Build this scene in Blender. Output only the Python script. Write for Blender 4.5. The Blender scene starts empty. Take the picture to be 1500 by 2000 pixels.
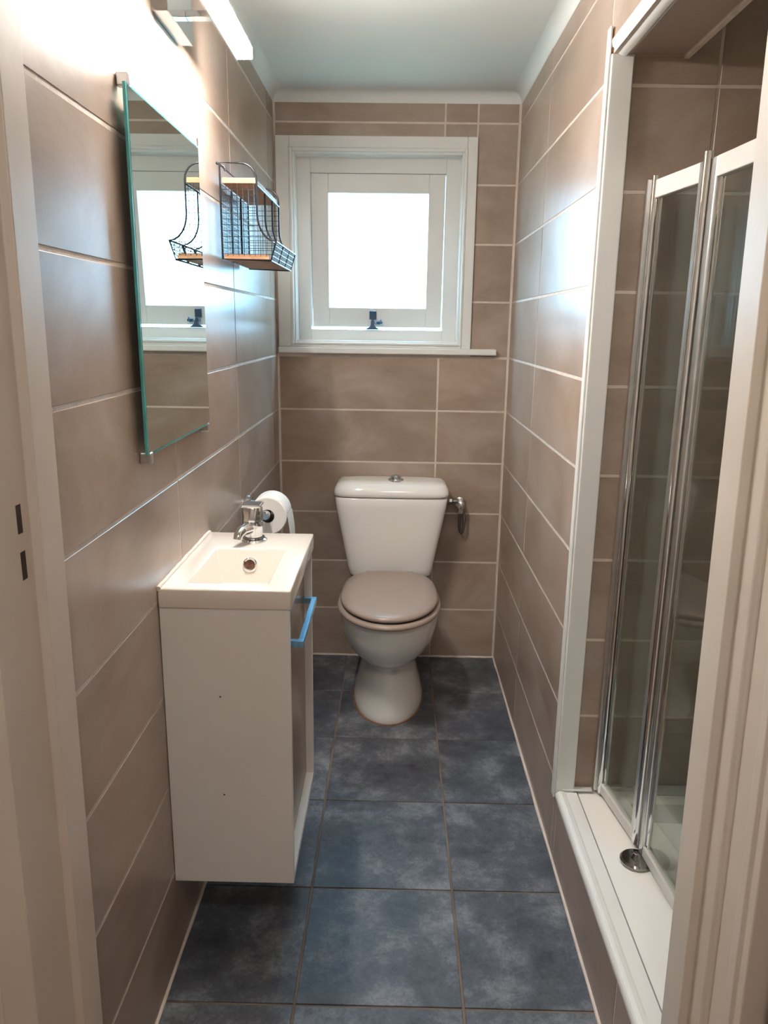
import bpy, bmesh, math, random
from mathutils import Matrix, Vector
random.seed(7)
S = bpy.context.scene
C = S.collection

# ------------------------------------------------------------------ camera
F_PX, PITCH, YAW, ROLL, CAM_H = 1478.47, -0.2410, 0.0132, 0.0136, 1.339
cd = bpy.data.cameras.new('camera'); cam = bpy.data.objects.new('camera', cd); C.objects.link(cam)
cd.sensor_fit = 'HORIZONTAL'; cd.sensor_width = 36.0; cd.lens = F_PX * 36.0 / 1500.0
cd.clip_start = 0.02
cam.matrix_world = (Matrix.Translation((0, 0, CAM_H)) @ Matrix.Rotation(YAW, 4, 'Z')
                    @ Matrix.Rotation(math.pi / 2 + PITCH, 4, 'X') @ Matrix.Rotation(ROLL, 4, 'Z'))
S.camera = cam
# ------------------------------------------------------------------ sky, light, exposure
SKY_COL, SKY_STR = (0.35, 0.70, 1.0), 11.5
LAMP_STR, LAMP_COL = 140.0, (1.0, 0.93, 0.87)
HALL_W = 27.0
w = bpy.data.worlds.new('sky'); S.world = w; w.use_nodes = True
bg = w.node_tree.nodes['Background']; bg.inputs[0].default_value = (*SKY_COL, 1); bg.inputs[1].default_value = SKY_STR
vs = S.view_settings
vs.view_transform = 'Standard'; vs.look = 'None'; vs.gamma = 1.0; vs.use_curve_mapping = False
vs.exposure = 0.98

# ------------------------------------------------------------------ room dimensions
XL, XR, D = -0.4505, 0.4258, 2.931        # left wall, right wall, window wall
ZC = 2.135                                 # ceiling
Z0, RS = 0.0084, 0.203                     # tile row offset and pitch
ROWS = [0.0] + [Z0 + RS * k for k in range(1, 11)]
YS = 1.72                                  # end of right wall = far wall of the shower
YD = 0.92                                  # bathroom side of the door frame

pl = bpy.data.lights.new('window_portal', 'AREA'); pl.shape = 'RECTANGLE'; pl.size = 0.66; pl.size_y = 0.72
po = bpy.data.objects.new('window_portal', pl); C.objects.link(po)
po.location = (-0.078, D + 0.16, 1.60); po.rotation_euler = (-math.pi / 2, 0, 0)
pl.cycles.is_portal = True

# ------------------------------------------------------------------ materials
def srgb(r, g, b):
    f = lambda c: c / 12.92 if c <= 0.04045 else ((c + 0.055) / 1.055) ** 2.4
    return tuple(f(c / 255.0) for c in (r, g, b)) + (1.0,)

def new_mat(name):
    m = bpy.data.materials.new(name); m.use_nodes = True
    nt = m.node_tree
    return m, nt, nt.nodes['Principled BSDF']

def mat(name, col, rough=0.5, metal=0.0, vary=0.0, vscale=20.0, bump=0.0, bscale=60.0, spec=0.5, coat=0.0):
    m, nt, b = new_mat(name)
    b.inputs['Base Color'].default_value = col
    b.inputs['Roughness'].default_value = rough
    b.inputs['Metallic'].default_value = metal
    b.inputs['Specular IOR Level'].default_value = spec
    b.inputs['Coat Weight'].default_value = coat
    tc = nt.nodes.new('ShaderNodeTexCoord')
    if vary > 0:
        n = nt.nodes.new('ShaderNodeTexNoise'); n.inputs['Scale'].default_value = vscale; n.inputs['Detail'].default_value = 5
        nt.links.new(tc.outputs['Object'], n.inputs['Vector'])
        r = nt.nodes.new('ShaderNodeValToRGB')
        r.color_ramp.elements[0].position = 0.3; r.color_ramp.elements[1].position = 0.7
        r.color_ramp.elements[0].color = tuple(c * (1 - vary) for c in col[:3]) + (1,)
        r.color_ramp.elements[1].color = tuple(min(1, c * (1 + vary * 0.6)) for c in col[:3]) + (1,)
        nt.links.new(n.outputs['Fac'], r.inputs['Fac']); nt.links.new(r.outputs['Color'], b.inputs['Base Color'])
    if bump > 0:
        n = nt.nodes.new('ShaderNodeTexNoise'); n.inputs['Scale'].default_value = bscale; n.inputs['Detail'].default_value = 3
        nt.links.new(tc.outputs['Object'], n.inputs['Vector'])
        bp = nt.nodes.new('ShaderNodeBump'); bp.inputs['Strength'].default_value = bump; bp.inputs['Distance'].default_value = 0.004
        nt.links.new(n.outputs['Fac'], bp.inputs['Height']); nt.links.new(bp.outputs['Normal'], b.inputs['Normal'])
    return m

def tile_mat(name, dark, mid, light, rough, scale, bump, bscale, grain, jitter=0.10, stretch=(1, 1, 1), dist=0.6, nr=0.62):
    m, nt, b = new_mat(name)
    L = nt.links.new; N = nt.nodes.new
    tc = N('ShaderNodeTexCoord'); oi = N('ShaderNodeObjectInfo')
    sc = N('ShaderNodeMath'); sc.operation = 'MULTIPLY'; sc.inputs[1].default_value = 37.0
    L(oi.outputs['Random'], sc.inputs[0])
    mp = N('ShaderNodeMapping'); mp.inputs['Scale'].default_value = stretch
    L(tc.outputs['Object'], mp.inputs['Vector'])
    ad = N('ShaderNodeVectorMath'); ad.operation = 'ADD'
    L(mp.outputs['Vector'], ad.inputs[0]); L(sc.outputs[0], ad.inputs[1])
    n1 = N('ShaderNodeTexNoise'); n1.inputs['Scale'].default_value = scale; n1.inputs['Detail'].default_value = 8
    n1.inputs['Roughness'].default_value = nr; n1.inputs['Distortion'].default_value = dist
    L(ad.outputs[0], n1.inputs['Vector'])
    rp = N('ShaderNodeValToRGB'); e = rp.color_ramp.elements
    e[0].position = 0.30; e[0].color = dark; e[1].position = 0.72; e[1].color = light
    x = e.new(0.5); x.color = mid
    L(n1.outputs['Fac'], rp.inputs['Fac'])
    n2 = N('ShaderNodeTexNoise'); n2.inputs['Scale'].default_value = 160; n2.inputs['Detail'].default_value = 2
    L(ad.outputs[0], n2.inputs['Vector'])
    mr = N('ShaderNodeMapRange'); mr.inputs['To Min'].default_value = 1 - grain; mr.inputs['To Max'].default_value = 1 + grain
    L(n2.outputs['Fac'], mr.inputs['Value'])
    mj = N('ShaderNodeMapRange'); mj.inputs['To Min'].default_value = 1 - jitter; mj.inputs['To Max'].default_value = 1 + jitter
    L(oi.outputs['Random'], mj.inputs['Value'])
    mm = N('ShaderNodeMath'); mm.operation = 'MULTIPLY'; L(mr.outputs[0], mm.inputs[0]); L(mj.outputs[0], mm.inputs[1])
    vm = N('ShaderNodeVectorMath'); vm.operation = 'SCALE'; L(rp.outputs['Color'], vm.inputs[0]); L(mm.outputs[0], vm.inputs['Scale'])
    L(vm.outputs[0], b.inputs['Base Color'])
    rr = N('ShaderNodeMapRange'); rr.inputs['To Min'].default_value = rough - 0.05; rr.inputs['To Max'].default_value = rough + 0.07
    L(n1.outputs['Fac'], rr.inputs['Value']); L(rr.outputs[0], b.inputs['Roughness'])
    n3 = N('ShaderNodeTexNoise'); n3.inputs['Scale'].default_value = bscale; n3.inputs['Detail'].default_value = 3
    L(ad.outputs[0], n3.inputs['Vector'])
    bp = N('ShaderNodeBump'); bp.inputs['Strength'].default_value = bump; bp.inputs['Distance'].default_value = 0.01
    L(n3.outputs['Fac'], bp.inputs['Height']); L(bp.outputs['Normal'], b.inputs['Normal'])
    return m

def clear_glass(name, col, gloss, film=0.0):
    m, nt, b = new_mat(name)
    nt.nodes.remove(b); N = nt.nodes.new; L = nt.links.new
    tr = N('ShaderNodeBsdfTransparent'); tr.inputs[0].default_value = col
    gl = N('ShaderNodeBsdfGlossy'); gl.inputs['Roughness'].default_value = 0.02
    lw = N('ShaderNodeLayerWeight'); lw.inputs[0].default_value = 0.5
    pw = N('ShaderNodeMath'); pw.operation = 'POWER'; pw.inputs[1].default_value = 5.0; L(lw.outputs['Facing'], pw.inputs[0])
    fr = N('ShaderNodeMapRange'); fr.inputs['To Min'].default_value = gloss; fr.inputs['To Max'].default_value = 0.95; L(pw.outputs[0], fr.inputs['Value'])
    mx = N('ShaderNodeMixShader'); L(fr.outputs[0], mx.inputs[0]); L(tr.outputs[0], mx.inputs[1]); L(gl.outputs[0], mx.inputs[2])
    if film > 0:                                    # dried lime film, its pale haze added to lift the dark behind the glass
        tc = N('ShaderNodeTexCoord'); nz = N('ShaderNodeTexNoise'); nz.inputs['Scale'].default_value = 14; nz.inputs['Detail'].default_value = 5
        L(tc.outputs['Object'], nz.inputs['Vector'])
        mr = N('ShaderNodeMapRange'); mr.inputs['To Min'].default_value = film * 0.6; mr.inputs['To Max'].default_value = film * 1.4
        L(nz.outputs['Fac'], mr.inputs['Value'])
        df = N('ShaderNodeBsdfDiffuse'); df.inputs[0].default_value = (0.8, 0.8, 0.77, 1)
        m2 = N('ShaderNodeMixShader'); L(mr.outputs[0], m2.inputs[0]); L(mx.outputs[0], m2.inputs[1]); L(df.outputs[0], m2.inputs[2]); mx = m2
    L(mx.outputs[0], nt.nodes['Material Output'].inputs[0])
    return m

def emit(name, col, s):
    m, nt, b = new_mat(name)
    b.inputs['Base Color'].default_value = (0.8, 0.8, 0.8, 1)
    b.inputs['Emission Color'].default_value = (*col, 1); b.inputs['Emission Strength'].default_value = s
    return m

M = {}
M['tile'] = tile_mat('taupe_wall_tile', srgb(145, 125, 109), srgb(163, 144, 129), srgb(178, 162, 150), 0.30, 3.2, 0.10, 7.0, 0.07, 0.06, (1, 1, 1.6))
M['floor_tile'] = tile_mat('slate_blue_floor_tile', srgb(47, 51, 57), srgb(84, 88, 95), srgb(142, 146, 151), 0.45, 7.0, 0.12, 40.0, 0.40, 0.08, (1, 1, 1), 0.1, 0.74)
M['grout'] = mat('wall_grout', srgb(214, 200, 188), 0.8, vary=0.10, vscale=30, bump=0.3, bscale=150)
M['floor_grout'] = mat('floor_grout', srgb(122, 108, 96), 0.9, vary=0.35, vscale=9, bump=0.3, bscale=150)
M['caulk'] = mat('caulk', srgb(222, 208, 196), 0.6, vary=0.12, vscale=25, bump=0.4, bscale=70)
M['paint'] = mat('white_gloss_paint', srgb(226, 226, 222), 0.35, vary=0.03, vscale=8, bump=0.06, bscale=40)
M['frame_paint'] = mat('door_frame_paint', srgb(214, 203, 190), 0.4, vary=0.06, vscale=5, bump=0.10, bscale=40)
M['ceiling'] = mat('ceiling_paint', srgb(222, 226, 224), 0.7, vary=0.03, vscale=4, bump=0.08, bscale=90)
M['hall'] = mat('hall_paint', srgb(222, 212, 198), 0.7, vary=0.03, vscale=4)
M['wood_floor'] = mat('hall_floor', srgb(120, 84, 56), 0.5, vary=0.3, vscale=6)
M['door_wood'] = mat('red_brown_door', srgb(118, 66, 40), 0.45, vary=0.3, vscale=10)
M['ceramic'] = mat('white_ceramic', srgb(240, 238, 233), 0.10, vary=0.01, vscale=5, coat=0.3)
M['basin'] = mat('cream_white_basin', srgb(228, 219, 208), 0.14, vary=0.01, vscale=5, coat=0.3)
M['cab'] = mat('white_melamine', srgb(230, 227, 222), 0.42, vary=0.03, vscale=5, bump=0.05, bscale=30)
M['cab_door'] = mat('taupe_cabinet_door', srgb(140, 112, 88), 0.25, vary=0.12, vscale=6)
M['seat'] = mat('taupe_seat', srgb(164, 146, 134), 0.30, vary=0.02, vscale=30)
M['rubber'] = mat('black_rubber', srgb(24, 22, 22), 0.6, vary=0.1)
M['chrome'] = mat('chrome', (0.78, 0.79, 0.80, 1), 0.08, 1.0, vary=0.04, vscale=30)
M['chrome_dark'] = mat('dark_chrome', (0.30, 0.29, 0.28, 1), 0.16, 1.0, vary=0.1, vscale=30)
M['alu'] = mat('satin_aluminium', (0.70, 0.70, 0.69, 1), 0.30, 1.0, vary=0.06, vscale=30)
M['alu_white'] = mat('white_rail', srgb(205, 203, 198), 0.35, vary=0.05)
M['wire'] = mat('dark_wire', srgb(58, 60, 66), 0.32, 0.85, vary=0.1, vscale=40)
M['wood'] = mat('oak_shelf', srgb(186, 142, 108), 0.5, vary=0.25, vscale=30)
M['paper'] = mat('tissue_paper', srgb(240, 236, 230), 0.95, vary=0.02, bump=0.15, bscale=200)
M['mirror'] = mat('mirror_silver', (0.74, 0.83, 0.82, 1), 0.0, 1.0)
M['mirror_edge'] = mat('green_glass_edge', srgb(84, 168, 168), 0.10, vary=0.2, vscale=20)
M['pane'] = clear_glass('window_pane', (0.96, 0.98, 0.97, 1), 0.03)
M['shower_glass'] = clear_glass('shower_glass', (0.84, 0.87, 0.84, 1), 0.04, 0.008)
M['latch'] = mat('blue_grey_latch', srgb(74, 96, 120), 0.35, 0.5, vary=0.1)
M['blue_metal'] = mat('blue_tinted_metal', (0.30, 0.66, 0.97, 1), 0.24, 0.8, vary=0.1)  # handle metal, blue tint set in its base colour
M['slot'] = mat('dark_slot', srgb(60, 46, 36), 0.7, vary=0.2)
M['rust'] = mat('rusty_overflow', srgb(96, 62, 44), 0.8, vary=0.6, vscale=120)
M['hose'] = mat('braided_hose', (0.20, 0.19, 0.18, 1), 0.35, 0.9, vary=0.5, vscale=300)
M['lamp'] = emit('lamp_diffuser', LAMP_COL, LAMP_STR)
M['hall_lamp'] = emit('hall_lamp_diffuser', (1.0, 0.94, 0.89), HALL_W)
M['grass'] = mat('grass_ground', srgb(128, 132, 110), 0.9, vary=0.3, vscale=3)
M['stain'] = mat('old_adhesive', srgb(150, 104, 66), 0.8, vary=0.3, vscale=40)

# ------------------------------------------------------------------ helpers
WO = {}                                     # world origin of every object
def link(name, me, m, parent=None, origin=(0, 0, 0)):
    o = bpy.data.objects.new(name, me); C.objects.link(o)
    if m and not me.materials: me.materials.append(M[m])
    po_ = Vector((0, 0, 0))
    if parent: o.parent = parent; po_ = WO[parent]
    o.location = Vector(origin) - po_; WO[o] = Vector(origin)
    return o

def mesh(name, verts, faces, m, parent=None, smooth=False, bevel=0.0, seg=2, kind=None, auto=None):
    """one mesh object from world coordinates; origin at the base centre"""
    xs, ys, zs = zip(*verts)
    og = Vector(((min(xs) + max(xs)) / 2, (min(ys) + max(ys)) / 2, min(zs)))
    me = bpy.data.meshes.new(name)
    bm = bmesh.new()
    vv = [bm.verts.new(Vector(v) - og) for v in verts]
    for f in faces:
        try: bm.faces.new([vv[i] for i in f])
        except ValueError: pass
    bmesh.ops.recalc_face_normals(bm, faces=bm.faces)
    if bevel > 0:
        ed = [e for e in bm.edges if len(e.link_faces) == 2 and e.calc_face_angle(0) > 0.6]
        bmesh.ops.bevel(bm, geom=ed, offset=bevel, segments=seg, affect='EDGES', profile=0.5)
    if smooth:
        for f in bm.faces: f.smooth = True
    bm.to_mesh(me); bm.free()
    if smooth and auto: me.set_sharp_from_angle(angle=auto)
    o = link(name, me, m, parent, og)
    if kind: o['kind'] = kind
    return o

BF = [(0, 1, 2, 3), (7, 6, 5, 4), (0, 4, 5, 1), (1, 5, 6, 2), (2, 6, 7, 3), (3, 7, 4, 0)]
def boxv(x0, x1, y0, y1, z0, z1):
    return [(x0, y0, z0), (x1, y0, z0), (x1, y1, z0), (x0, y1, z0), (x0, y0, z1), (x1, y0, z1), (x1, y1, z1), (x0, y1, z1)]
def box(name, x0, x1, y0, y1, z0, z1, m, parent=None, bevel=0.0, seg=2, kind=None, smooth=False):
    return mesh(name, boxv(x0, x1, y0, y1, z0, z1), BF, m, parent, smooth=bevel > 0 and smooth, bevel=bevel, seg=seg, kind=kind)
def boxes(name, lst, m, parent=None, kind=None, bevel=0.0):
    V, Fc = [], []
    for b in lst:
        k = len(V); V += boxv(*b); Fc += [tuple(i + k for i in f) for f in BF]
    return mesh(name, V, Fc, m, parent, kind=kind, bevel=bevel)

def loft_data(rings, cap=True, closed=False):
    n = len(rings[0]); V = [p for r in rings for p in r]; Fc = []
    cnt = len(rings)
    for a in range(cnt if closed else cnt - 1):
        b = (a + 1) % cnt
        for i in range(n):
            j = (i + 1) % n
            Fc.append((a * n + i, a * n + j, b * n + j, b * n + i))
    if cap and not closed:
        Fc.append(tuple(range(n))); Fc.append(tuple((cnt - 1) * n + i for i in range(n)))
    return V, Fc
def loft(name, rings, m, parent=None, cap=True, closed=False, auto=0.7):
    V, Fc = loft_data(rings, cap, closed)
    return mesh(name, V, Fc, m, parent, smooth=True, auto=auto)

def tube_data(path, r, n=6, closed=False):
    P = [Vector(p) for p in path]; rings = []
    up = None
    for i, p in enumerate(P):
        a = P[i - 1] if (i > 0 or closed) else p
        b = P[(i + 1) % len(P)] if (i < len(P) - 1 or closed) else p
        t = (b - a).normalized()
        if up is None:
            up = t.orthogonal().normalized()
        up = (up - t * up.dot(t))
        up = up.normalized() if up.length > 1e-6 else t.orthogonal().normalized()
        s = t.cross(up)
        rr = r[i] if isinstance(r, (list, tuple)) else r
        rings.append([tuple(p + (up * math.cos(2 * math.pi * k / n) + s * math.sin(2 * math.pi * k / n)) * rr) for k in range(n)])
    return loft_data(rings, True, closed)
def tubes(name, paths, r, m, parent=None, n=6, kind=None, closed=False):
    V, Fc = [], []
    for p in paths:
        v, f = tube_data(p, r, n, closed); k = len(V)
        V += v; Fc += [tuple(i + k for i in q) for q in f]
    return mesh(name, V, Fc, m, parent, smooth=n > 4, auto=0.9, kind=kind)

def lathe(name, c, prof, m, parent=None, axis='z', n=32, auto=0.6):
    """prof: list of (radius, height along the axis)"""
    rings = []
    for r, h in prof:
        ring = []
        for k in range(n):
            a = 2 * math.pi * k / n; u, v = r * math.cos(a), r * math.sin(a)
            d = {'z': (u, v, h), 'y': (u, h, v), 'x': (h, u, v)}[axis]
            ring.append((c[0] + d[0], c[1] + d[1], c[2] + d[2]))
        rings.append(ring)
    return loft(name, rings, m, parent, auto=auto)

def thing(name, loc, label, cat, group=None):
    o = bpy.data.objects.new(name, None); C.objects.link(o); o.empty_display_size = 0.05
    o.location = loc; WO[o] = Vector(loc); o['label'] = label; o['category'] = cat
    if group: o['group'] = group
    return o

TCACHE = {}
def tile(parent, axis, sgn, c, u0, u1, v0, v1, m='tile', gap=0.007, th=0.001, name='wall_tile'):
    """a chamfered tile; its face lies at coordinate c on the axis, sgn = direction the face looks"""
    a, b = u1 - u0 - gap, v1 - v0 - gap
    if a < 0.004 or b < 0.004: return
    key = (axis, sgn, round(a, 4), round(b, 4), m)
    if key not in TCACHE:
        ch = 0.0008; V = []
        for (h, i) in ((-th, 0.0), (-ch, 0.0), (0.0, ch)):
            for (p, q) in ((-1, -1), (1, -1), (1, 1), (-1, 1)):
                u, v, hh = p * (a / 2 - i), q * (b / 2 - i), h * sgn
                V.append({'x': (hh, u, v), 'y': (u, hh, v), 'z': (u, v, hh)}[axis])
        Fc = [(0, 1, 2, 3), (8, 9, 10, 11)]
        for k in (0, 4):
            for i in range(4):
                j = (i + 1) % 4; Fc.append((k + i, k + j, k + 4 + j, k + 4 + i))
        me = bpy.data.meshes.new(name); bm = bmesh.new()
        vv = [bm.verts.new(p) for p in V]
        for f in Fc: bm.faces.new([vv[i] for i in f])
        bmesh.ops.recalc_face_normals(bm, faces=bm.faces); bm.to_mesh(me); bm.free()
        me.materials.append(M[m]); TCACHE[key] = me
    u, v = (u0 + u1) / 2, (v0 + v1) / 2
    og = {'x': (c, u, v), 'y': (u, c, v), 'z': (u, v, c)}[axis]
    o = link(name, TCACHE[key], None, parent, og)
    j = lambda s: random.uniform(-s, s)
    if axis == 'x': o.rotation_euler = (0, j(0.003), j(0.0016))
    elif axis == 'y': o.rotation_euler = (j(0.003), 0, j(0.0016))
    return o

# ================================================================== THE ROOM
REC = 0.001
# --- floor
floor = box('floor', XL - 0.1, 1.25, YD, D + 0.1, -0.12, -0.003, 'floor_grout', kind='structure')
FX = [XL, -0.185, 0.158, XR]
FY = [0.92, 1.25, 1.58, 1.932, 2.279, 2.612, D]
for i in range(3):
    for j in range(len(FY) - 1):
        tile(floor, 'z', 1, 0.0, FX[i], FX[i + 1], FY[j], FY[j + 1], 'floor_tile', 0.006, 0.003, 'floor_tile')
# --- left wall
wl = box('wall_left', XL - 0.12, XL - REC, YD, D, -0.003, 2.25, 'grout', kind='structure')
LY = [YD, 1.54, 2.168, 2.79, D - 0.003]
LZ = ROWS + [ZC]
for i in range(len(LY) - 1):
    for k in range(len(LZ) - 1):
        tile(wl, 'x', 1, XL, LY[i], LY[i + 1], LZ[k] + (0.004 if k == 0 else 0), LZ[k + 1])
# --- right wall (up to the shower opening)
wr = box('wall_right', XR + REC, XR + 0.12, YS + 0.001, D, -0.003, 2.25, 'grout', kind='structure')
RY = [YS + 0.01, 2.375, D - 0.003]
for i in range(2):
    for k in range(len(LZ) - 1):
        tile(wr, 'x', -1, XR, RY[i], RY[i + 1], LZ[k] + (0.004 if k == 0 else 0), LZ[k + 1])
# --- window wall, with an opening
WX0, WX1, WZ0, WZ1 = -0.395, 0.245, 1.245, 1.955
wb = boxes('wall_back', [(XL - 0.12, WX0, D + REC, D + 0.14, -0.003, 2.25), (WX1, XR + 0.12, D + REC, D + 0.14, -0.003, 2.25),
                         (WX0, WX1, D + REC, D + 0.14, -0.003, WZ0), (WX0, WX1, D + REC, D + 0.14, WZ1, 2.25)], 'grout', kind='structure')
ZT = 2.105
for k in range(6):
    for a, b in ((XL + 0.004, 0.160), (0.160, XR - 0.004)):
        tile(wb, 'y', -1, D, a, b, ROWS[k] + (0.004 if k == 0 else 0), ROWS[k + 1] - (0.0 if k < 5 else 0.002))
for k in range(6, 10):
    tile(wb, 'y', -1, D, 0.276, XR - 0.004, ROWS[k], ROWS[k + 1])
for a, b in ((XL + 0.004, 0.160), (0.160, 0.276)):
    tile(wb, 'y', -1, D, a, b, 1.990, ROWS[10])
for a, b in ((XL + 0.004, 0.160), (0.160, 0.276), (0.276, XR - 0.004)):
    tile(wb, 'y', -1, D, a, b, ROWS[10], ZT)
# --- ceiling and coving
ceil = box('ceiling', XL - 0.12, 1.25, YD, D + 0.12, ZC, ZC + 0.1, 'ceiling', kind='structure')
def cove(name, p0, p1, inx, iny, s=0.034):
    """small concave coving along p0-p1; inx, iny: direction into the room"""
    prof = [(0, 0), (s, 0)] + [(s - s * math.sin(t), -(s - s * math.cos(t))) for t in [math.pi / 2 * k / 6 for k in range(1, 6)]] + [(0, -s)]
    rings = [[(p[0] + inx * u, p[1] + iny * u, ZC + v) for u, v in prof] for p in (p0, p1)]
    return loft(name, rings, 'ceiling', None)
for nm, a, b, ix, iy in (('trim_1', (XL, YD), (XL, D), 1, 0), ('trim_2', (XR, YD), (XR, D), -1, 0), ('trim_3', (XL, D), (XR, D), 0, -1)):
    cove(nm, a, b, ix, iy)['kind'] = 'structure'
# --- garden ground outside the window
box('ground_outside', -30, 30, D + 0.14, 60, -0.6, -0.4, 'grass', kind='structure')
# --- sealant along the floor
def bead(name, path, r=0.005):
    o = tubes(name, [path], r, 'caulk', None, 8); o['kind'] = 'structure'; return o
def wob(a, b, n=26, s=0.0012):
    a, b = Vector(a), Vector(b)
    return [tuple(a.lerp(b, i / n) + Vector((random.uniform(-s, s), random.uniform(-s, s), random.uniform(-s, s)))) for i in range(n + 1)]
bead('trim_4', wob((XL, YD, 0.001), (XL, D, 0.001)))
bead('trim_5', wob((XR, YD, 0.001), (XR, D, 0.001)))
bead('trim_6', wob((XL, D, 0.001), (XR, D, 0.001)), 0.0045)
bead('trim_7', wob((XR, D, 0.0), (XR, D, ZT)), 0.0035)
bead('trim_8', wob((XL, D, 0.0), (XL, D, ZT)), 0.0030)

# --- shower enclosure shell
ZTRAY = 0.196
wsf = box('wall_shower_far', XR + 0.12, 1.25, YS + REC, YS + 0.12, -0.003, 2.25, 'grout', kind='structure')
endp = box('end_face', XR + 0.045, XR + 0.12, YS - 0.0, YS + 0.001, 0.15, ZC, 'grout', wr)
SX = [0.470, 0.648, 1.20]
SZ = [0.2] + [0.608 - 0.203 + 0.203 * k - 0.003 for k in range(0, 9)]
for i in range(2):
    for k in range(len(SZ) - 1):
        tile(wsf, 'y', -1, YS - 0.001, SX[i], SX[i + 1], SZ[k], min(SZ[k + 1], ZC))
wss = box('wall_shower_side', 1.20 + REC, 1.25, YD + 0.08, YS + REC, -0.003, 2.25, 'grout', kind='structure')
for k in range(len(SZ) - 1):
    for a, b in ((YD + 0.08, 1.35), (1.35, YS)):
        tile(wss, 'x', -1, 1.20, a, b, SZ[k], min(SZ[k + 1], ZC))
# tiled plinth under the tray
wp = box('wall_plinth', XR + REC, XR + 0.05, YD, YS, -0.003, 0.172, 'grout', kind='structure')
for a, b in ((YD, 1.155), (1.155, 1.695), (1.695, YS + 0.01)):
    tile(wp, 'x', -1, XR, a, b, 0.004, 0.175)
# bulkhead over the shower opening
ZH = 1.876
wh = box('wall_bulkhead', XR + REC, 0.575, YD, YS, ZH + REC, ZC, 'grout', kind='structure')
for a, b in ((YD, 1.11), (1.11, YS + 0.01)):
    tile(wh, 'x', -1, XR, a, b, ZH + 0.01, ROWS[10]); tile(wh, 'x', -1, XR, a, b, ROWS[10], ZC)
    tile(wh, 'z', -1, ZH, XR + 0.03, 0.573, a, b - 0.012)
q = [(XR - 0.004 + 0.03 * (1 - math.cos(t)), ZH + 0.026 - 0.03 * math.sin(t)) for t in [math.pi / 2 * k / 8 for k in range(9)]] + [(XR + 0.03, ZH + 0.02), (XR + 0.004, ZH + 0.026)]
o = loft('trim_9', [[(x, y, z) for x, z in q] for y in (YD, YS - 0.004)], 'paint'); o['kind'] = 'structure'
box('trim_10', 0.573, 0.583, YD, YS, ZH - 0.003, ZH + 0.012, 'caulk', kind='structure')
# white corner post beside the shower
tp = box('trim_11', XR - 0.003, XR + 0.044, YS - 0.016, YS + 0.0, 0.178, ZH + 0.002, 'paint', bevel=0.003, kind='structure')
box('corner_bead', XR - 0.008, XR - 0.003, YS - 0.013, YS + 0.012, 0.178, ZH + 0.052, 'paint', tp, bevel=0.0015)
box('adhesive_patch', XR - 0.0008, XR + 0.012, YS - 0.016, YS - 0.004, ZH + 0.002, ZH + 0.048, 'stain', tp)

# ================================================================== WINDOW
win = box('window_1', WX0, WX1, D + 0.048, D + 0.095, WZ0 + 0.001, WZ0 + 0.01, 'paint', kind='structure')
def pframe(name, x0, x1, z0, z1, wl_, wr_, wt, wb_, y0, y1, m, parent, bevel=0.002):
    return boxes(name, [(x0, x0 + wl_, y0, y1, z0, z1), (x1 - wr_, x1, y0, y1, z0, z1),
                        (x0 + wl_, x1 - wr_, y0, y1, z1 - wt, z1), (x0 + wl_, x1 - wr_, y0, y1, z0, z0 + wb_)], m, parent, bevel=bevel)
# architrave in three steps
pframe('casing', XL + 0.006, 0.278, 1.258, 1.992, 0.050, 0.036, 0.040, 0.012, D - 0.014, D + 0.004, 'paint', win, 0.003)
pframe('casing_moulding', -0.396, 0.243, 1.268, 1.953, 0.012, 0.010, 0.012, 0.010, D - 0.020, D + 0.004, 'paint', win, 0.004)
pframe('casing_bead', -0.385, 0.234, 1.276, 1.942, 0.009, 0.009, 0.010, 0.008, D - 0.010, D + 0.008, 'paint', win, 0.003)
pframe('lining', -0.384, 0.234, 1.276, 1.941, 0.010, 0.010, 0.010, 0.008, D + 0.008, D + 0.135, 'paint', win, 0.001)
pframe('fixed_frame', -0.376, 0.226, 1.282, 1.932, 0.050, 0.054, 0.052, 0.042, D + 0.048, D + 0.10, 'paint', win, 0.002)
sill = box('window_sill', XL + 0.006, 0.375, D - 0.030, D + 0.05, 1.236, 1.2585, 'paint', win, 0.004)
# top-hung sash, pushed a little open at the bottom
SA = math.radians(4.2)
SXa, SXb, SZt, SH = -0.325, 0.170, 1.879, 0.547
def sp(u, n, v):
    """sash space: u across, n out through the wall, v down from the hinge"""
    return (u, D + 0.052 + v * math.sin(SA) + n * math.cos(SA), SZt - v * math.cos(SA) + n * math.sin(SA))
def sbox(name, u0, u1, n0, n1, v0, v1, m, parent, bevel=0.0):
    vs_ = [sp(u, n, v) for v in (v1, v0) for (u, n) in ((u0, n0), (u1, n0), (u1, n1), (u0, n1))]
    return mesh(name, vs_, BF, m, parent, bevel=bevel)
V, Fc = [], []
for (u0, u1, v0, v1) in ((SXa, SXa + 0.064, 0, SH), (SXb - 0.060, SXb, 0, SH), (SXa + 0.064, SXb - 0.060, 0, 0.066), (SXa + 0.064, SXb - 0.060, SH - 0.072, SH)):
    k = len(V); V += [sp(u, n, v) for v in (v1, v0) for (u, n) in ((u0, 0), (u1, 0), (u1, 0.038), (u0, 0.038))]
    Fc += [tuple(i + k for i in f) for f in BF]
sash = mesh('sash', V, Fc, 'paint', win, bevel=0.002)
sbox('pane', SXa + 0.058, SXb - 0.054, 0.017, 0.021, 0.060, SH - 0.066, 'pane', sash)
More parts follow.
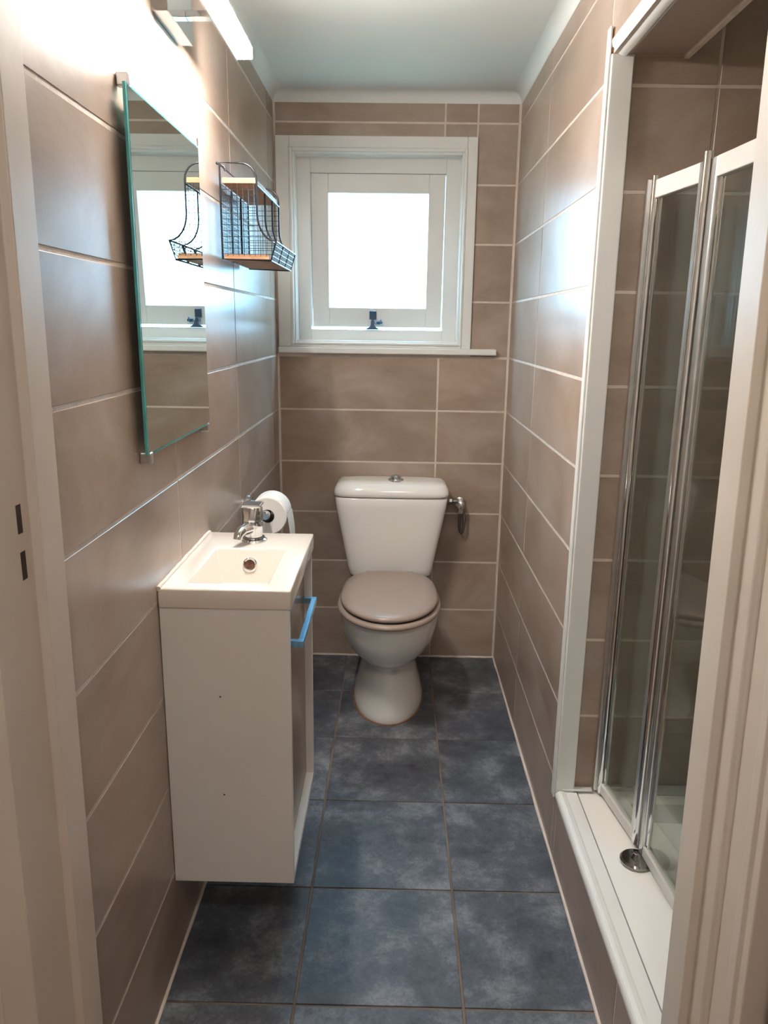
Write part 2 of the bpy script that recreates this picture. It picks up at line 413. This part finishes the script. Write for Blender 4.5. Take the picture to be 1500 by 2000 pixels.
# stay fastener
cx = -0.093
sbox('stay_bracket', cx - 0.013, cx + 0.013, -0.014, 0.0, SH - 0.062, SH - 0.030, 'latch', sash, 0.002)
stay = boxes('window_stay', [(cx - 0.007, cx + 0.007, D + 0.052, D + 0.118, 1.346, 1.356), (cx - 0.005, cx + 0.005, D + 0.050, D + 0.062, 1.330, 1.362)], 'latch', win, bevel=0.001)
V, Fc = loft_data([[(cx + s * wd, D + y, z) for s, y in ((-1, 0.040), (1, 0.040), (1, 0.060), (-1, 0.060))] for wd, z in ((0.024, 1.3245), (0.022, 1.329), (0.009, 1.336), (0.006, 1.346))])
mesh('stay_base', V, Fc, 'latch', win)
lathe('stay_knob', (cx + 0.026, D + 0.058, 1.352), [(0.002, -0.012), (0.006, -0.011), (0.007, 0.0), (0.006, 0.011), (0.002, 0.012)], 'latch', win, axis='x', n=12)
tubes('stay_hook', [[(cx + 0.004, D + 0.056, 1.352), (cx + 0.014, D + 0.050, 1.346), (cx + 0.026, D + 0.05, 1.345), (cx + 0.032, D + 0.052, 1.362)]], 0.0025, 'latch', win)

# ================================================================== DOORWAY AND HALL
def prism(name, prof, z0, z1, lean, m, parent=None, kind=None):
    rings = [[(x, y + lean * (z - 1.0), z) for x, y in prof] for z in (z0, z1)]
    V, Fc = loft_data(rings); return mesh(name, V, Fc, m, parent, kind=kind, bevel=0.002)
jl = prism('trim_12', [(-0.420, 0.920), (-0.420, 0.862), (-0.432, 0.862), (-0.432, 0.765), (-0.475, 0.765), (-0.475, 0.920)], -0.003, 2.0, 0.018, 'frame_paint', kind='structure')
for z0, z1 in ((1.100, 1.134), (1.044, 1.078)):
    mesh('strike_slot', [(x, y + 0.018 * 0.09, z) for x, y, z in boxv(-0.4335, -0.4316, 0.832, 0.843, z0, z1)], BF, 'slot', jl)
jr = prism('trim_13', [(0.401, 0.920), (0.401, 0.864), (0.413, 0.864), (0.413, 0.822), (0.407, 0.820), (0.404, 0.815), (0.407, 0.810), (0.413, 0.808),
                       (0.413, 0.770), (0.409, 0.768), (0.409, 0.752), (0.413, 0.750), (0.413, 0.735), (0.46, 0.735), (0.46, 0.920)], -0.003, 2.0, 0.030, 'frame_paint', kind='structure')
box('trim_14', -0.475, 0.46, 0.765, 0.95, 2.0, 2.03, 'frame_paint', kind='structure')
wf = boxes('wall_front', [(-1.1, -0.475, 0.80, YD - 0.02, -0.003, 2.4), (0.46, 1.25, 0.80, YD + 0.07, -0.003, 2.4), (-0.475, 0.46, 0.80, YD, 2.03, 2.4)], 'hall', kind='structure')
box('wall_hall_left', -1.2, -1.1, -1.4, 0.90, -0.003, 2.4, 'hall', kind='structure')
box('wall_hall_right', 1.15, 1.25, -1.4, 0.80, -0.003, 2.4, 'hall', kind='structure')
box('wall_hall_back', -1.2, 1.25, -1.5, -1.4, -0.003, 2.4, 'hall', kind='structure')
box('floor_hall', -1.2, 1.25, -1.5, YD, -0.1, -0.003, 'wood_floor', kind='structure')
box('ceiling_hall', -1.2, 1.25, -1.5, YD, 2.4, 2.5, 'hall', kind='structure')
door = box('door_1', 0.432, 0.472, -0.02, 0.700, 0.005, 1.98, 'door_wood', kind='structure', bevel=0.002)
hl = thing('hall_ceiling_lamp', (0.0, -0.35, 2.4), 'round white ceiling lamp in the hall behind the doorway', 'lamp')
lathe('lamp_base', (0, -0.35, 2.4), [(0.17, -0.03), (0.17, 0.0)], 'paint', hl)
lathe('diffuser', (0, -0.35, 2.4), [(0.02, -0.085), (0.08, -0.08), (0.13, -0.062), (0.155, -0.03)], 'hall_lamp', hl)

# ================================================================== SHOWER TRAY AND DOOR
YN = YD + 0.075
tr = thing('shower_tray', (0.82, 1.36, 0.0), 'white shower tray with raised rim behind the rounded tiled step', 'shower tray')
tray_in = (0.60, 1.14, YN + 0.05, YS - 0.055)
boxes('rim', [(0.4795, 0.60, YN, YS - 0.003, 0.14, ZTRAY - 0.003), (1.14, 1.198, YN, YS - 0.003, 0.14, ZTRAY - 0.003),
              (0.60, 1.14, YN, YN + 0.05, 0.14, ZTRAY - 0.003), (0.60, 1.14, YS - 0.055, YS - 0.003, 0.14, ZTRAY - 0.003)], 'ceramic', tr)
box('basin_floor', 0.478, 1.198, YN, YS - 0.003, 0.09, 0.14, 'ceramic', tr, bevel=0.002)
lathe('waste', (0.87, 1.35, 0.140), [(0.045, 0.0), (0.045, 0.002), (0.038, 0.006), (0.01, 0.007)], 'chrome', tr)
box('trim_15', 0.62, 1.198, YS - 0.018, YS - 0.003, ZTRAY - 0.003, ZTRAY + 0.018, 'alu_white', None, bevel=0.003, kind='structure')
st = thing('shower_step_edging', (0.45, 1.36, 0.17), 'white rounded edging strip along the shower step', 'edging')
pr = [(XR + 0.012, 0.172)] + [(XR + 0.010 - 0.014 * math.sin(t), 0.186 - 0.014 * math.cos(t)) for t in [math.pi * k / 10 for k in range(11)]] + \
     [(XR + 0.018, 0.1985), (XR + 0.022, 0.197), (0.475, 0.197), (0.475, 0.172)]
V, Fc = loft_data([[(x, y, z) for x, z in pr] for y in (YD + 0.002, YS - 0.018)])
mesh('edging_strip', V, Fc, 'paint', st)
box('end_lip', XR + 0.012, 0.515, YS - 0.018, YS - 0.004, 0.1985, 0.2045, 'paint', st, bevel=0.002)

sd = thing('shower_door', (0.57, 1.5, ZTRAY), 'chrome framed glass bifold shower door standing on the white tray', 'shower door')
ZB, ZTOP = 0.205, 1.640
def seg_box(name, a, b, half, z0, z1, m, parent, bevel=0.0, t0=0.0, t1=1.0):
    a, b = Vector(a), Vector(b); d = (b - a); nrm = Vector((-d.y, d.x)).normalized() * half
    p, q_ = a + d * t0, a + d * t1
    base = [p - nrm, q_ - nrm, q_ + nrm, p + nrm]
    vs_ = [(v.x, v.y, z) for z in (z0, z1) for v in base]
    return mesh(name, vs_, BF, m, parent, bevel=bevel)
A, B_, B2, E_ = (0.536, 1.712), (0.566, 1.500), (0.570, 1.478), (0.603, 1.02)
# wall channel and hinge post
box('wall_channel', 0.518, 0.546, YS - 0.014, YS - 0.002, ZB - 0.004, ZTOP + 0.004, 'alu', sd, bevel=0.002)
lathe('hinge_post', (0.532, YS - 0.024, 0), [(0.008, ZB), (0.008, ZTOP + 0.008)], 'chrome', sd, n=16)
for (P, Q, first) in ((A, B_, True), (B2, E_, False)):
    P_, Q_ = Vector(P), Vector(Q); Ln = (Q_ - P_).length
    pan = seg_box('door_panel', P, Q, 0.003, ZB + 0.02, ZTOP - 0.03, 'shower_glass', sd, 0.0, 0.012 / Ln, 1 - 0.012 / Ln)
    seg_box('top_rail', P, Q, 0.009, ZTOP - 0.036, ZTOP, 'alu_white', pan, 0.002, 0.02 / Ln, 1 - 0.016 / Ln)
    seg_box('bottom_rail', P, Q, 0.009, ZB, ZB + 0.026, 'alu_white', pan, 0.002)
    seg_box('stile', P, Q, 0.010, ZB, ZTOP, 'alu', pan, 0.003, 0.002 / Ln, 0.022 / Ln)
    seg_box('stile', P, Q, 0.010, ZB, ZTOP, 'alu', pan, 0.003, 1 - 0.020 / Ln, 1.0)
    for t in (0.028 / Ln, 1 - 0.026 / Ln):
        c_ = P_.lerp(Q_, t)
        lathe('stile_bead', (c_.x, c_.y, 0), [(0.005, ZB + 0.02), (0.005, ZTOP - 0.03)], 'chrome', pan, n=10)
hx, hy = 0.566, 1.489
lathe('fold_hinge', (hx - 0.008, hy, 0), [(0.009, ZB + 0.01), (0.009, ZTOP + 0.012)], 'chrome', sd, n=16)
lathe('pivot_disc', (0.548, 1.452, ZTRAY), [(0.030, -0.003), (0.034, 0.0), (0.034, 0.005), (0.030, 0.009), (0.012, 0.010), (0.006, 0.020), (0.003, 0.021)], 'chrome_dark', sd, n=32)
rk = thing('robe_hook', (1.085, YS - 0.002, 1.41), 'small dark hook on the far shower wall behind the glass', 'hook')
tubes('hook_wire', [[(1.10, YS - 0.002, 1.46), (1.10, YS - 0.035, 1.46), (1.10, YS - 0.04, 1.42), (1.07, YS - 0.04, 1.41), (1.07, YS - 0.035, 1.46), (1.07, YS - 0.002, 1.47)]], 0.004, 'chrome_dark', rk)

# ================================================================== TOILET
TX = -0.010
def oval(cx, yf, yb, hw, z, n=56, eb=3.0, ef=2.0, split=0.47):
    ym = yf + (yb - yf) * split; r = []
    for k in range(n):
        a = 2 * math.pi * k / n; c, s = math.cos(a), math.sin(a)
        e = eb if s > 0 else ef; lx = lambda v: math.copysign(abs(v) ** (2.0 / e), v)
        r.append((cx + hw * lx(c), ym + (yb - ym if s > 0 else ym - yf) * lx(s), z))
    return r
to = thing('toilet', (TX, 2.62, 0.0), 'white ceramic toilet with taupe lid below the window', 'toilet')
prof = [(0.000, 2.366, 2.84, 0.125), (0.012, 2.364, 2.84, 0.1275), (0.030, 2.368, 2.84, 0.125), (0.070, 2.385, 2.84, 0.114), (0.110, 2.402, 2.84, 0.104),
        (0.150, 2.414, 2.84, 0.097), (0.178, 2.416, 2.84, 0.095), (0.190, 2.408, 2.84, 0.097), (0.200, 2.392, 2.84, 0.103), (0.212, 2.365, 2.84, 0.113), (0.235, 2.325, 2.84, 0.132),
        (0.265, 2.292, 2.83, 0.149), (0.300, 2.268, 2.82, 0.161), (0.340, 2.252, 2.81, 0.168), (0.375, 2.246, 2.80, 0.171), (0.395, 2.247, 2.79, 0.170),
        (0.402, 2.252, 2.785, 0.165), (0.402, 2.30, 2.74, 0.13), (0.36, 2.32, 2.70, 0.11)]
loft('bowl_and_pedestal', [oval(TX, yf, yb, hw, z) for z, yf, yb, hw in prof], 'ceramic', to, auto=1.2)
tubes('base_seal', [oval(TX, 2.361, 2.845, 0.1285, 0.001)], 0.0028, 'stain', to, 6, closed=True)
box('cistern_shelf', TX - 0.13, TX + 0.13, 2.70, 2.915, 0.33, 0.402, 'ceramic', to, bevel=0.02, seg=3, smooth=True)
so = lambda inset, z: oval(TX, 2.215 + inset, 2.725 - inset, 0.177 - inset, z, eb=2.8)
si = lambda inset, z: oval(TX, 2.29 - inset, 2.66 + inset, 0.11 + inset, z, eb=2.4)
loft('seat', [si(0, 0.406), so(0.010, 0.4035), so(0.002, 0.408), so(0.0, 0.414), so(0.004, 0.421), so(0.014, 0.4245), si(0.006, 0.4245), si(0, 0.420)], 'seat', to, cap=False, closed=True, auto=1.2)
lo = lambda inset, z: oval(TX, 2.226 + inset, 2.712 - inset, 0.1665 - inset, z, eb=3.1)
loft('lid_buffer', [lo(0.006, 0.4245), lo(0.006, 0.430)], 'rubber', to)
loft('lid', [lo(0.006, 0.430), lo(0.001, 0.433), lo(0.0, 0.438), lo(0.003, 0.444), lo(0.012, 0.448), lo(0.04, 0.4495)], 'seat', to, auto=1.2)
for s in (-1, 1):
    lathe('seat_hinge', (TX + s * 0.075, 2.742, 0.425), [(0.010, -0.014), (0.010, 0.014)], 'chrome', to, axis='x', n=16)
def rrect(cx, yf, yb, hw, z, e=7.0): return oval(cx, yf, yb, hw, z, n=72, eb=e, ef=e, split=0.5)
loft('cistern', [rrect(TX, 2.765, 2.915, 0.150, 0.4025), rrect(TX, 2.757, 2.918, 0.158, 0.412), rrect(TX, 2.752, 2.921, 0.164, 0.44), rrect(TX, 2.742, 2.924, 0.190, 0.58),
                 rrect(TX, 2.736, 2.926, 0.209, 0.68), rrect(TX, 2.735, 2.926, 0.2125, 0.712), rrect(TX, 2.738, 2.924, 0.209, 0.7175)], 'ceramic', to, auto=1.2)
loft('cistern_gap', [rrect(TX, 2.740, 2.924, 0.208, 0.7172), rrect(TX, 2.740, 2.924, 0.208, 0.7205)], 'rubber', to)
cl = loft('cistern_lid', [rrect(TX, 2.733, 2.927, 0.212, 0.7203, 6), rrect(TX, 2.729, 2.928, 0.2165, 0.724, 6), rrect(TX, 2.729, 2.928, 0.2165, 0.735, 6), rrect(TX, 2.733, 2.926, 0.2135, 0.749, 5),
                     rrect(TX, 2.742, 2.920, 0.205, 0.762, 5), rrect(TX, 2.756, 2.91, 0.191, 0.770, 5), rrect(TX, 2.79, 2.88, 0.15, 0.7735, 4)], 'ceramic', to, auto=1.2)
lathe('flush_collar', (0.006, 2.805, 0.772), [(0.030, 0.0), (0.030, 0.004), (0.027, 0.008), (0.024, 0.009)], 'chrome', to)
fb = lathe('flush_button', (0.006, 2.805, 0.780), [(0.022, 0.0), (0.0215, 0.008), (0.015, 0.0145), (0.003, 0.016)], 'chrome', to)

vl = thing('water_valve', (0.255, 2.90, 0.60), 'chrome stop valve with looped hose right of the toilet cistern', 'valve')
lathe('wall_rosette', (0.262, D - 0.0015, 0.665), [(0.022, 0.0), (0.021, -0.006), (0.012, -0.010)], 'chrome', vl, axis='y', n=24)
lathe('valve_body', (0.262, D - 0.01, 0.665), [(0.010, 0.0), (0.010, -0.012), (0.014, -0.014), (0.014, -0.034), (0.010, -0.036), (0.010, -0.044)], 'chrome', vl, axis='y', n=20)
lathe('valve_handle', (0.262, D - 0.056, 0.665), [(0.008, 0.004), (0.015, 0.0), (0.016, -0.012), (0.008, -0.016)], 'chrome', vl, axis='y', n=8)
lathe('supply_nut', (0.214, D - 0.036, 0.676), [(0.013, -0.008), (0.015, -0.004), (0.015, 0.014), (0.010, 0.018), (0.009, 0.036)], 'chrome_dark', vl, axis='x', n=8)
lathe('tail_nut', (0.262, D - 0.036, 0.637), [(0.008, -0.012), (0.011, -0.010), (0.011, 0.006), (0.008, 0.014)], 'chrome', vl, n=8)
hp = []
for k in range(25):
    t = k / 24.0; a = math.pi * (1.0 + t)
    hp.append((0.271 + 0.011 * math.cos(a) - 0.004 * t, D - 0.036 + 0.004 * math.sin(t * 6), 0.600 - (0.052 * math.sin(math.pi * t))))
hp = [(0.262, D - 0.036, 0.630)] + hp + [(0.280, D - 0.036, 0.60), (0.276, D - 0.03, 0.625), (0.262, D - 0.024, 0.650)]
tubes('hose', [hp], 0.0055, 'hose', vl, 8)

# ================================================================== VANITY
CF, CY0, CY1, CZ0, CZ1 = -0.198, 1.366, 1.768, 0.190, 0.806
va = thing('vanity_cabinet', (-0.32, 1.567, CZ0), 'narrow white wall-hung vanity cabinet with taupe door under the basin', 'cabinet')
box('side_panel', XL + 0.001, CF, CY0, CY0 + 0.016, CZ0, CZ1, 'cab', va, 0.001)
box('side_panel', XL + 0.001, CF, CY1 - 0.016, CY1, CZ0, CZ1, 'cab', va, 0.001)
box('bottom_panel', XL + 0.001, CF, CY0 + 0.016, CY1 - 0.016, CZ0, CZ0 + 0.016, 'cab', va, 0.001)
box('back_panel', XL + 0.001, XL + 0.007, CY0 + 0.016, CY1 - 0.016, CZ0 + 0.016, CZ1 - 0.06, 'cab', va)
dr = box('door', CF - 0.034, CF - 0.018, CY0 + 0.018, CY1 - 0.018, CZ0 + 0.019, CZ1 - 0.004, 'cab_door', va, 0.001)
hz0, hz1 = 0.690, 0.704
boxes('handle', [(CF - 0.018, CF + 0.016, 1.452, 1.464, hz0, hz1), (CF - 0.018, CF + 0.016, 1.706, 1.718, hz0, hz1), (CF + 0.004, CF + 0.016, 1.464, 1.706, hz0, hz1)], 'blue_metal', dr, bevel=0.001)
for z in (0.62, 0.40):
    lathe('screw_hole', (CF - 0.19 + 0.05, CY0 - 0.0004, z), [(0.0018, 0.0), (0.0018, 0.0006)], 'slot', va, axis='y', n=10)

ba = thing('wash_basin', (-0.323, 1.567, 0.806), 'small cream rectangular wash basin on the vanity cabinet', 'basin')
bx0, bx1, by0, by1, bz0, bz1 = XL + 0.001, -0.194, 1.362, 1.774, 0.806, 0.846
O0 = [(bx0, by0), (bx1, by0), (bx1, by1), (bx0, by1)]
I0 = [(-0.401, 1.400), (-0.244, 1.400), (-0.244, 1.640), (-0.401, 1.640)]
I1 = [(-0.380, 1.418), (-0.263, 1.418), (-0.263, 1.605), (-0.380, 1.605)]
V = [(x, y, bz0) for x, y in O0] + [(x, y, bz1) for x, y in O0] + [(x, y, bz1) for x, y in I0] + [(x, y, 0.772) for x, y in I1] + \
    [(x, y, bz0) for x, y in ((-0.41, 1.392), (-0.235, 1.392), (-0.235, 1.648), (-0.41, 1.648))] + [(x, y, 0.762) for x, y in ((-0.39, 1.41), (-0.253, 1.41), (-0.253, 1.615), (-0.39, 1.615))]
Fc = []
for a, b in ((0, 4), (4, 8), (8, 12), (0, 16), (16, 20)):
    for i in range(4):
        j = (i + 1) % 4; Fc.append((a + i, a + j, b + j, b + i))
Fc += [(12, 13, 14, 15), (20, 21, 22, 23)]
mesh('basin_body', V, Fc, 'basin', ba, smooth=True, bevel=0.0035, seg=3, auto=1.0)
# overflow: ring on the sloping far wall of the bowl
n_ = Vector((0, -(0.846 - 0.772), 0.035)).normalized(); cen = Vector((-0.322, 1.6235, 0.812))
ux = Vector((1, 0, 0)); uy = n_.cross(ux)
def disc_ring(r0, h0): return [tuple(cen + (ux * math.cos(a) + uy * math.sin(a)) * r0 + n_ * h0) for a in [2 * math.pi * k / 28 for k in range(28)]]
loft('overflow_ring', [disc_ring(0.0165, -0.001), disc_ring(0.0165, 0.002), disc_ring(0.014, 0.004), disc_ring(0.0115, 0.003), disc_ring(0.011, -0.001)], 'chrome', ba, cap=False, closed=True)
loft('overflow_hole', [disc_ring(0.0112, 0.0004), disc_ring(0.0112, 0.0012)], 'rust', ba)
lathe('drain', (-0.322, 1.512, 0.772), [(0.030, 0.0), (0.030, 0.002), (0.026, 0.004), (0.012, 0.005)], 'ceramic', ba)
bead_ = tubes('wall_sealant', [wob((XL + 0.002, by0, bz1), (XL + 0.002, by1, bz1), 20, 0.0008)], 0.005, 'caulk', ba, 8)

tp_ = thing('basin_tap', (-0.327, 1.705, 0.846), 'chrome basin tap with a short spout on the wash basin', 'tap')
tx, ty = -0.327, 1.705
lathe('base_flange', (tx, ty, 0.846), [(0.031, 0.0), (0.031, 0.003), (0.027, 0.006), (0.022, 0.007)], 'chrome', tp_)
tubes('bead_chain', [[(tx + 0.0235 * math.cos(2 * math.pi * k / 30), ty + 0.0235 * math.sin(2 * math.pi * k / 30), 0.8548) for k in range(30)]], 0.0022, 'chrome_dark', tp_, 6, closed=True)
lathe('tap_body', (tx, ty, 0.846), [(0.021, 0.006), (0.021, 0.02), (0.0225, 0.032), (0.024, 0.04), (0.023, 0.046)], 'chrome', tp_)
dv = Vector((-0.45, -0.90)).normalized()
tubes('spout', [[(tx, ty, 0.876), (tx + dv.x * 0.022, ty + dv.y * 0.022, 0.880), (tx + dv.x * 0.042, ty + dv.y * 0.042, 0.879), (tx + dv.x * 0.056, ty + dv.y * 0.056, 0.872), (tx + dv.x * 0.060, ty + dv.y * 0.060, 0.862)]],
      [0.015, 0.0145, 0.0125, 0.011, 0.010], 'chrome', tp_, 20)
hd = lathe('handle_body', (tx, ty, 0.892), [(0.020, 0.0), (0.0225, 0.003), (0.0225, 0.034), (0.0205, 0.037)], 'chrome', tp_, n=10)
boxes('lever', [(tx - 0.024, tx + 0.022, ty - 0.024, ty + 0.022, 0.929, 0.936)], 'chrome', tp_, bevel=0.003)

# ================================================================== TOILET ROLL
rh = thing('toilet_roll_holder', (XL, 2.28, 0.80), 'chrome toilet roll holder bar on the left wall', 'roll holder')
lathe('wall_plate', (XL, 2.285, 0.80), [(0.024, 0.0), (0.024, 0.005), (0.018, 0.009)], 'chrome', rh, axis='x', n=24)
tubes('arm', [[(XL + 0.006, 2.285, 0.80), (-0.390, 2.285, 0.80), (-0.376, 2.280, 0.80), (-0.371, 2.268, 0.80), (-0.371, 2.135, 0.80)]], 0.0085, 'chrome', rh, 14)
lathe('end_knob', (-0.371, 2.135, 0.80), [(0.0125, 0.0), (0.0135, -0.004), (0.0135, -0.016), (0.010, -0.020)], 'chrome', rh, axis='y', n=20)
rl = thing('toilet_roll', (-0.371, 2.205, 0.74), 'white toilet paper roll with a hanging end behind the basin tap', 'toilet roll')
def ry(r, y): return [(-0.371 + r * math.cos(a), y, 0.80 - (0.0095 if r < 0.03 else 0.0095) + r * math.sin(a)) for a in [2 * math.pi * k / 48 for k in range(48)]]
loft('paper', [ry(0.020, 2.155), ry(0.054, 2.155), ry(0.057, 2.158), ry(0.057, 2.252), ry(0.054, 2.255), ry(0.020, 2.255)], 'paper', rl, cap=False, closed=True, auto=0.6)
loft('core', [ry(0.020, 2.1555), ry(0.0188, 2.1555), ry(0.0188, 2.2545), ry(0.020, 2.2545)], 'rubber', rl, cap=False, closed=True)
hs = []
for k in range(14):
    t = k / 13.0
    hs.append([(-0.313 + 0.003 * math.sin(t * 3) + dx + 0.008 * t, y, 0.792 - 0.10 * t) for dx, y in ((0, 2.156), (0.0009, 2.156), (0.0009, 2.254), (0, 2.254))])
loft('hanging_sheet', hs, 'paper', rl, auto=0.6)

# ================================================================== MIRROR
mi = thing('wall_mirror', (-0.435, 1.53, 1.108), 'frameless rectangular mirror with chrome clips on the left wall', 'mirror')
my0, my1, mz0, mz1 = 1.303, 1.752, 1.112, 1.706
box('glass_plate', -0.4365, -0.4312, my0, my1, mz0, mz1, 'mirror_edge', mi, 0.0008)
box('mirror_face', -0.4312, -0.4305, my0 + 0.005, my1 - 0.004, mz0 + 0.005, mz1 - 0.004, 'mirror', mi)
for y in (my0 + 0.016, my1 - 0.014):
    for z, s in ((mz0, -1), (mz1, 1)):
        cp = box('clip', XL + 0.0005, -0.4285, y - 0.007, y + 0.007, min(z - s * 0.005, z + s * 0.016), max(z - s * 0.005, z + s * 0.016), 'alu', mi, 0.003)

# ================================================================== WALL LAMP
la = thing('wall_lamp', (XL, 1.612, 1.90), 'chrome wall lamp with a lit white light bar above the mirror', 'lamp')
box('wall_bracket', XL + 0.0005, -0.420, 1.525, 1.700, 1.882, 1.962, 'chrome', la, 0.001)
for y in (1.555, 1.660):
    box('arm', -0.420, -0.3626, y - 0.012, y + 0.012, 1.916, 1.928, 'chrome', la, 0.001)
box('light_bar', -0.360, -0.327, 1.372, 1.852, 1.904, 1.930, 'lamp', la, 0.003)
boxes('bar_light_shield', [(-0.3625, -0.3295, 1.375, 1.849, 1.930, 1.938), (-0.3625, -0.3603, 1.375, 1.849, 1.902, 1.930)], 'alu', la)  # added shield; unseen back strip keeps the bar's light off the wall

# ================================================================== WIRE SHELF
ws = thing('wire_wall_shelf', (XL, 2.13, 1.4916), 'dark wire wall shelf with two wooden boards left of the window', 'shelf')
y0, y1 = 1.955, 2.308
xw, xf, xl, xb = -0.432, -0.344, -0.299, -0.313
def side(y):
    p = [(xw, y, 1.4945), (xw, y, 1.7138), (xw + 0.045, y, 1.7138)]
    for k in range(1, 7):
        a = math.pi / 2 * k / 6
        p.append((xf - 0.038 + 0.038 * math.sin(a), y, 1.7138 - 0.038 * (1 - math.cos(a))))
    p += [(xf, y, 1.5994)]
    for k in range(1, 7):
        a = math.pi / 2 * k / 6
        p.append((xf + 0.045 * (1 - math.cos(a)), y, 1.5994 - 0.063 * math.sin(a)))
    p += [(xb, y, 1.4916)]
    return p
for y in (y0, y1):
    tubes('side_frame', [side(y)], 0.0024, 'wire', ws, 8, closed=True)
def front_x(z):
    if z >= 1.5994: return xf
    if z > 1.5364:
        s = (1.5994 - z) / 0.063; return xf + 0.045 * (1 - math.sqrt(max(0, 1 - s * s)))
    return xb + (z - 1.4916) / (1.5364 - 1.4916) * (xl - xb)
for y in (y0, y1):
    P = []
    z = 1.506
    while z < 1.666:
        P.append([(xw, y, z), (front_x(z), y, z)]); z += 0.0135
    k = 1
    while xw + 0.0135 * k < xl - 0.004:
        x = xw + 0.0135 * k
        zt = 1.668 if x < xf else 1.5364 + 0.063 * (1 - math.sqrt(max(0, 1 - (1 - (x - xf) / 0.045) ** 2)))
        P.append([(x, y, 1.501), (x, y, zt)]); k += 1
    tubes('side_mesh', P, 0.0009, 'wire', ws, 4, kind='stuff')
P = [[(xw, y0, 1.506 + 0.0135 * k), (xw, y1, 1.506 + 0.0135 * k)] for k in range(13)]
nb = 27
P += [[(xw, y0 + (y1 - y0) * k / nb, 1.4945), (xw, y0 + (y1 - y0) * k / nb, 1.668)] for k in range(1, nb)]
tubes('back_mesh', P, 0.0009, 'wire', ws, 4, kind='stuff')
for k in (1, 2):                              # inner uprights with the curved lip support
    y = y0 + (y1 - y0) * k / 3.0
    tubes('upright', [[(xf, y, 1.666)] + side(y)[9:]], 0.0022, 'wire', ws, 8)
    tubes('back_upright', [[(xw + 0.003, y, 1.4945), (xw + 0.003, y, 1.674)]], 0.0024, 'wire', ws, 8)
P = []
for k in range(5):
    t = k / 4.0; z = 1.4916 + t * 0.047
    P.append([(front_x(z), y0, z), (front_x(z), y1, z)])
P += [[(xb, y0 + (y1 - y0) * k / 27, 1.4916), (xl, y0 + (y1 - y0) * k / 27, 1.5364)] for k in range(1, 27)]
tubes('front_mesh', P, 0.0010, 'wire', ws, 4, kind='stuff')
tubes('lip_rail', [[(xl, y0, 1.5364), (xl, y1, 1.5364)]], 0.0024, 'wire', ws, 8)
tubes('top_rail', [[(xf, y0, 1.666), (xf, y1, 1.666)]], 0.0024, 'wire', ws, 8)
tubes('bottom_rail', [[(xb, y0, 1.4916), (xb, y1, 1.4916)]], 0.0024, 'wire', ws, 8)
tubes('hanger', [[(xw, y0, 1.710), (xw + 0.003, y0 + 0.05, 1.708), (xw + 0.003, y1 - 0.05, 1.708), (xw, y1, 1.710)]], 0.0018, 'wire', ws, 6)
box('top_board', xw + 0.004, xf - 0.003, y0 + 0.003, y1 - 0.003, 1.669, 1.6815, 'wood', ws, 0.001)
box('bottom_board', xw + 0.004, xb - 0.004, y0 + 0.003, y1 - 0.003, 1.4945, 1.5065, 'wood', ws, 0.001)
for y in (y0 + 0.045, y1 - 0.045):
    tubes('wall_hook', [[(XL + 0.0005, y, 1.722), (xw + 0.002, y, 1.714), (xw + 0.004, y, 1.704)]], 0.003, 'wire', ws, 8)
